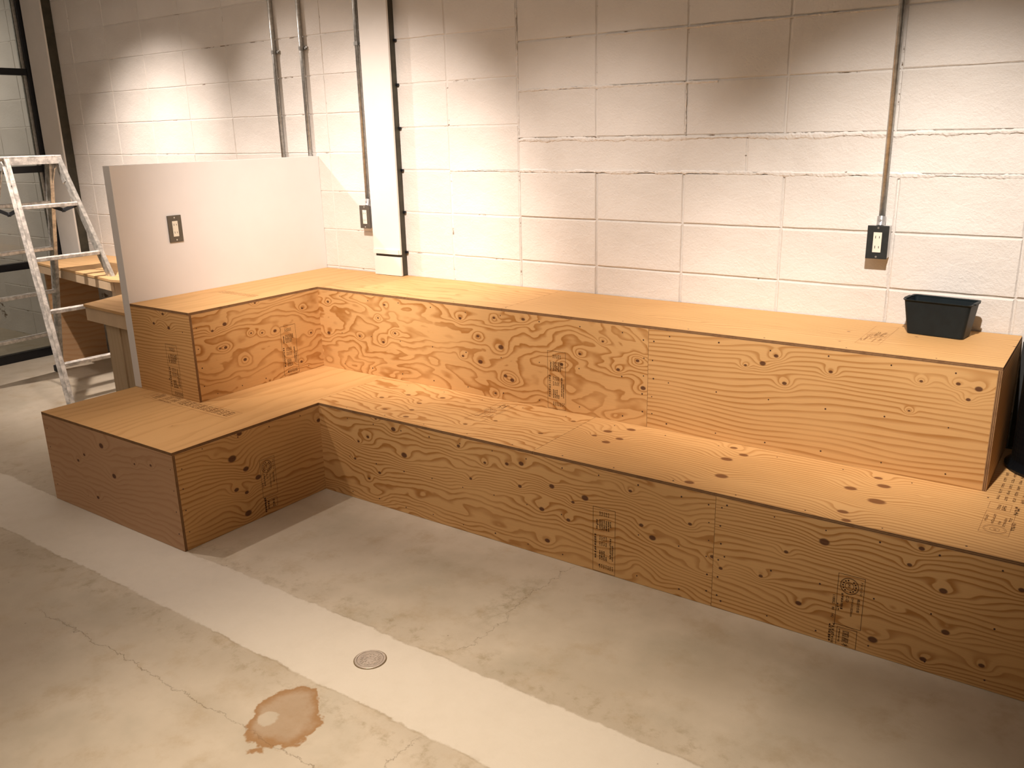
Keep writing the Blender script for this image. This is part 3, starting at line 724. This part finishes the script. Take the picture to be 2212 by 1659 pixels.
# ------------------------------------------------------------------ black planter box
def planter():
    cx, cy, z0 = 3.2, -.118, H2
    o = empty('planter_box', (cx, cy, z0+.0005), 'small black plastic tapered box with a flared rim on the upper bench by the wall', 'planter')
    o.rotation_euler.z = math.radians(-7)
    def loop(bm, hx, hy, z, r, n=5):
        vs = []
        for sx, sy, a0 in ((1, 1, 0), (-1, 1, 90), (-1, -1, 180), (1, -1, 270)):
            for k in range(n+1):
                a = math.radians(a0+90*k/n); vs.append(bm.verts.new((sx*(hx-r)+r*math.cos(a), sy*(hy-r)+r*math.sin(a), z)))
        return vs
    def skin(bm, L):
        n = len(L[0])
        for A, Bq in zip(L, L[1:]):
            for k in range(n): bm.faces.new((A[k], A[(k+1) % n], Bq[(k+1) % n], Bq[k]))
    bm = bmesh.new(); H = .120
    L = [loop(bm, .088, .040, .003, .010), loop(bm, .091, .043, .0, .012), loop(bm, .093, .045, .004, .012), loop(bm, .108, .056, H-.004, .012), loop(bm, .105, .053, H-.004, .011), loop(bm, .090, .042, .006, .010)]
    skin(bm, L[1:]); bm.faces.new(L[1][::-1]); bm.faces.new(L[-1])
    for v in L[0]: bm.verts.remove(v)
    me = tomesh(bm, 'body'); link('body', me, M_blackpl, o)
    bm = bmesh.new()
    L = [loop(bm, .106, .054, H-.005, .011), loop(bm, .112, .062, H+.001, .014), loop(bm, .112, .062, H+.003, .014), loop(bm, .1055, .0535, H+.0015, .011), loop(bm, .106, .054, H-.005, .011)]
    skin(bm, L); link('rim', tomesh(bm, 'rim'), M_blackpl, o)
    for s_ in (-1, 1):
        bm = bmesh.new(); B(bm, s_*.1115-.006, s_*.1115+.006, -.026, .026, H-.001, H+.004, .0015); link('handle_lip', tomesh(bm, 'lip'), M_blackpl, o)
    return o
planter()

# ------------------------------------------------------------------ black bin, and a board added for the shade on the wall behind it
bn = empty('round_bin', (3.614, -.168, H1+.0005), 'tall glossy black round bin on the lower step past the bench end', 'bin')
bmh = lathe([(.146, 0), (.150, .004), (.150, .012), (.143, .020), (.136, .030), (.134, .372), (.137, .376), (.137, .384), (.130, .384), (.128, .05), (.02, .045)], (3.614, -.168, H1+.0005), 56)
mesh_in('body', bmh, M_binpl, bn, False)
bmh = lathe([(.1485, 0), (.155, .002), (.155, .009), (.150, .012), (.1485, .012)], (3.614, -.168, H1+.0005), 56); mesh_in('base_ring', bmh, M_binpl, bn)
cb = box('shade_board', (3.452, 3.95, -.0068, -.0025, H1+.0005, .792), M_shade_board); tag(cb, 'added dark board standing in for shade on the wall behind the black bin', 'board')

# ------------------------------------------------------------------ counters left of the partition
p_ct = ply('ply_counter', 'xy', slope=20, amp=6, su=.9, sv=3., con=.30, seed=15, rnd=.2, kamp=1., base=(.70, .45, .22))
p_cs = ply('ply_counter_side', 'yz', slope=26, amp=7, su=1., sv=2., con=.35, seed=16, rnd=.2, base=(.52, .33, .18))  # browner base carries the shade on this side panel
p_ap = mat('pale_timber', (.66, .50, .33), .6, var=.06, scale=8)
p_leg = ply('ply_counter_leg', 'zx', slope=30, amp=4, su=.8, sv=3., con=.35, seed=17, rnd=.1, base=(.52, .40, .26), dark=(.36, .25, .14))
fc = empty('wall_counter', (-1.8, -.3, 0), 'plywood counter on the block wall behind the stepladder', 'counter')
def prism(poly, z0, z1):
    bm = bmesh.new(); a = [bm.verts.new((x, y, z0)) for x, y in poly]; b = [bm.verts.new((x, y, z1)) for x, y in poly]
    n = len(poly); bm.faces.new(a[::-1]); bm.faces.new(b)
    for k in range(n): bm.faces.new((a[k], a[(k+1) % n], b[(k+1) % n], b[k]))
    return bm
FA, FB = (-2.43, -.445), (-1.20, -.625)
mesh_in('worktop', prism([FA, FB, (-1.05, -.60), (-1.05, -.002), (-2.43, -.002)], .728, .742), p_ct, fc)
dn = (Vector(FB+(0,))-Vector(FA+(0,))).normalized(); nn = Vector((-dn.y, dn.x, 0))
bm = bmesh.new(); beam(bm, Vector(FA+(.700,))+nn*.012, Vector(FB+(.700,))+nn*.012, .020, .054, nn); mesh_in('apron', bm, p_ap, fc)
bm = bmesh.new(); B(bm, -2.415, -2.395, -.405, -.05, 0.0005, .672); mesh_in('side_panel', bm, p_cs, fc)
bm = bmesh.new(); B(bm, -1.30, -1.26, -.55, -.51, 0.0005, .672); mesh_in('leg', bm, p_ap, fc)
bm = bmesh.new(); B(bm, -1.235, -1.20, -.60, -.56, .60, .728); mesh_in('bracket', bm, p_ap, fc)
nc = empty('partition_counter', (-.28, -.9, 0), 'plywood counter butted to the left side of the white partition', 'counter')
mesh_in('worktop', prism([(-.500, -1.172), (-.0555, -1.205), (-.0555, -.06), (-.60, -.06), (-.60, -.85)], .742, .755), p_ct, nc)
mesh_in('apron', prism([(-.497, -1.166), (-.0565, -1.199), (-.0565, -1.178), (-.497, -1.145)], .672, .742), p_ap, nc)
bm = bmesh.new(); beam(bm, (-.492, -1.14, .707), (-.590, -.86, .707), .07, .018, Vector((0, 0, 1))); mesh_in('apron', bm, p_ap, nc)
mesh_in('leg_panel', prism([(-.335, -1.165), (-.205, -1.172), (-.205, -1.150), (-.335, -1.143)], .0005, .672), p_leg, nc)
mesh_in('leg_panel', prism([(-.205, -1.165), (-.062, -1.165), (-.062, -1.145), (-.205, -1.145)], .0005, .672), p_leg, nc)
bm = bmesh.new(); B(bm, -.58, -.54, -.30, -.26, 0.0005, .742); mesh_in('leg', bm, p_ap, nc)

# ------------------------------------------------------------------ stepladder
ld = empty('stepladder', (-1.65, -.75, 0), 'worn aluminium stepladder splashed with white paint, open at the far left', 'ladder')
At, Bt, Ct, Dt = Vector((-1.585, -.905, 1.44)), Vector((-1.585, -.625, 1.44)), Vector((-1.66, -.64, 1.425)), Vector((-1.66, -.905, 1.425))
Af, Bf, Cf, Df = Vector((-1.10, -1.005, .012)), Vector((-1.06, -.47, .012)), Vector((-2.25, -.50, .012)), Vector((-2.21, -1.03, .012))
Yv = Vector((0, 1, 0)); Xv = Vector((1, 0, 0))
for (a, b, f, nm) in ((At, Af, -1, M_alud), (Bt, Bf, 1, M_alu), (Ct, Cf, 1, M_alu), (Dt, Df, -1, M_alu)):
    bm = bmesh.new(); channel(bm, b, a, .052, .022, Xv, .0035, f); mesh_in('rail', bm, nm, ld)
for z in (.30, .595, .885, 1.175):
    for (a, af, b, bf) in ((At, Af, Bt, Bf), (Dt, Df, Ct, Cf)):
        t = (a.z-z)/(a.z-af.z); p = a.lerp(af, t); q = b.lerp(bf, t)
        bm = bmesh.new(); beam(bm, p, q, .044, .022, Xv, .003); mesh_in('rung', bm, M_alud if a is At else M_alu, ld)
bm = bmesh.new(); beam(bm, (-1.622, -.93, 1.452), (-1.622, -.60, 1.452), .125, .012, Xv, .003)
for x in (-1.562, -1.682): beam(bm, (x, -.93, 1.432), (x, -.60, 1.432), .004, .045, Xv)
mesh_in('top_cap', bm, M_alud, ld)
for y, a, c in ((-.918, At, Dt), (-.612, Bt, Ct)):
    bm = bmesh.new(); tube(bm, (-1.622, y-.012, 1.405), (-1.622, y+.012, 1.405), .026, 16); beam(bm, (-1.60, y, 1.40), (-1.55, y, 1.30), .006, .034, Yv); beam(bm, (-1.645, y, 1.40), (-1.70, y, 1.30), .006, .034, Yv)
    mesh_in('hinge', bm, M_alu, ld)
for a, af, c, cf in ((At, Af, Dt, Df), (Bt, Bf, Ct, Cf)):
    p = a.lerp(af, .19); q = c.lerp(cf, .19); m_ = (p+q)/2-Vector((0, 0, .03))
    bm = bmesh.new(); beam(bm, p, m_, .004, .022, Yv); beam(bm, m_, q, .004, .022, Yv); tube(bm, m_-Yv*.008, m_+Yv*.008, .012, 12)
    mesh_in('spreader', bm, M_rubber, ld)
for f in (Af, Bf, Cf, Df):
    bm = bmesh.new(); B(bm, f.x-.034, f.x+.034, f.y-.018, f.y+.018, 0.0005, .045, .006); mesh_in('rubber_foot', bm, M_rubber, ld)

# ------------------------------------------------------------------ floor drain
dc = Vector((2.005, -1.789, 0))
dr = empty('floor_drain', dc, 'small round metal drain cover set in the pale concrete strip', 'drain')
mesh_in('gap', lathe([(.0505, .0), (.0505, .0006), (.046, .0006), (.001, .0006)], dc, 48), M_gap, dr)
mesh_in('outer_ring', lathe([(.0475, .0005), (.0475, .0022), (.0465, .003), (.041, .003), (.0405, .0018), (.0405, .0005)], dc, 48), M_drain, dr)
bmh = lathe([(.0395, .0005), (.0395, .0024), (.034, .0026), (.0335, .0018), (.0325, .0018), (.032, .0026), (.001, .0026)], dc, 40); mesh_in('cover', bmh, M_drain, dr)
bm = bmesh.new()
for k in range(18):
    a = 2*math.pi*k/18+.1
    for r0 in (.012, .023):
        if k % 2 and r0 < .02: continue
        p = dc+Vector((r0*math.cos(a), r0*math.sin(a), .003)); q = dc+Vector(((r0+.007)*math.cos(a+.25), (r0+.007)*math.sin(a+.25), .003)); beam(bm, p, q, .0032, .0018, Xv if abs(math.cos(a)) < .7 else Yv)
o = mesh_in('relief', bm, M_drain, dr); o['kind'] = 'stuff'
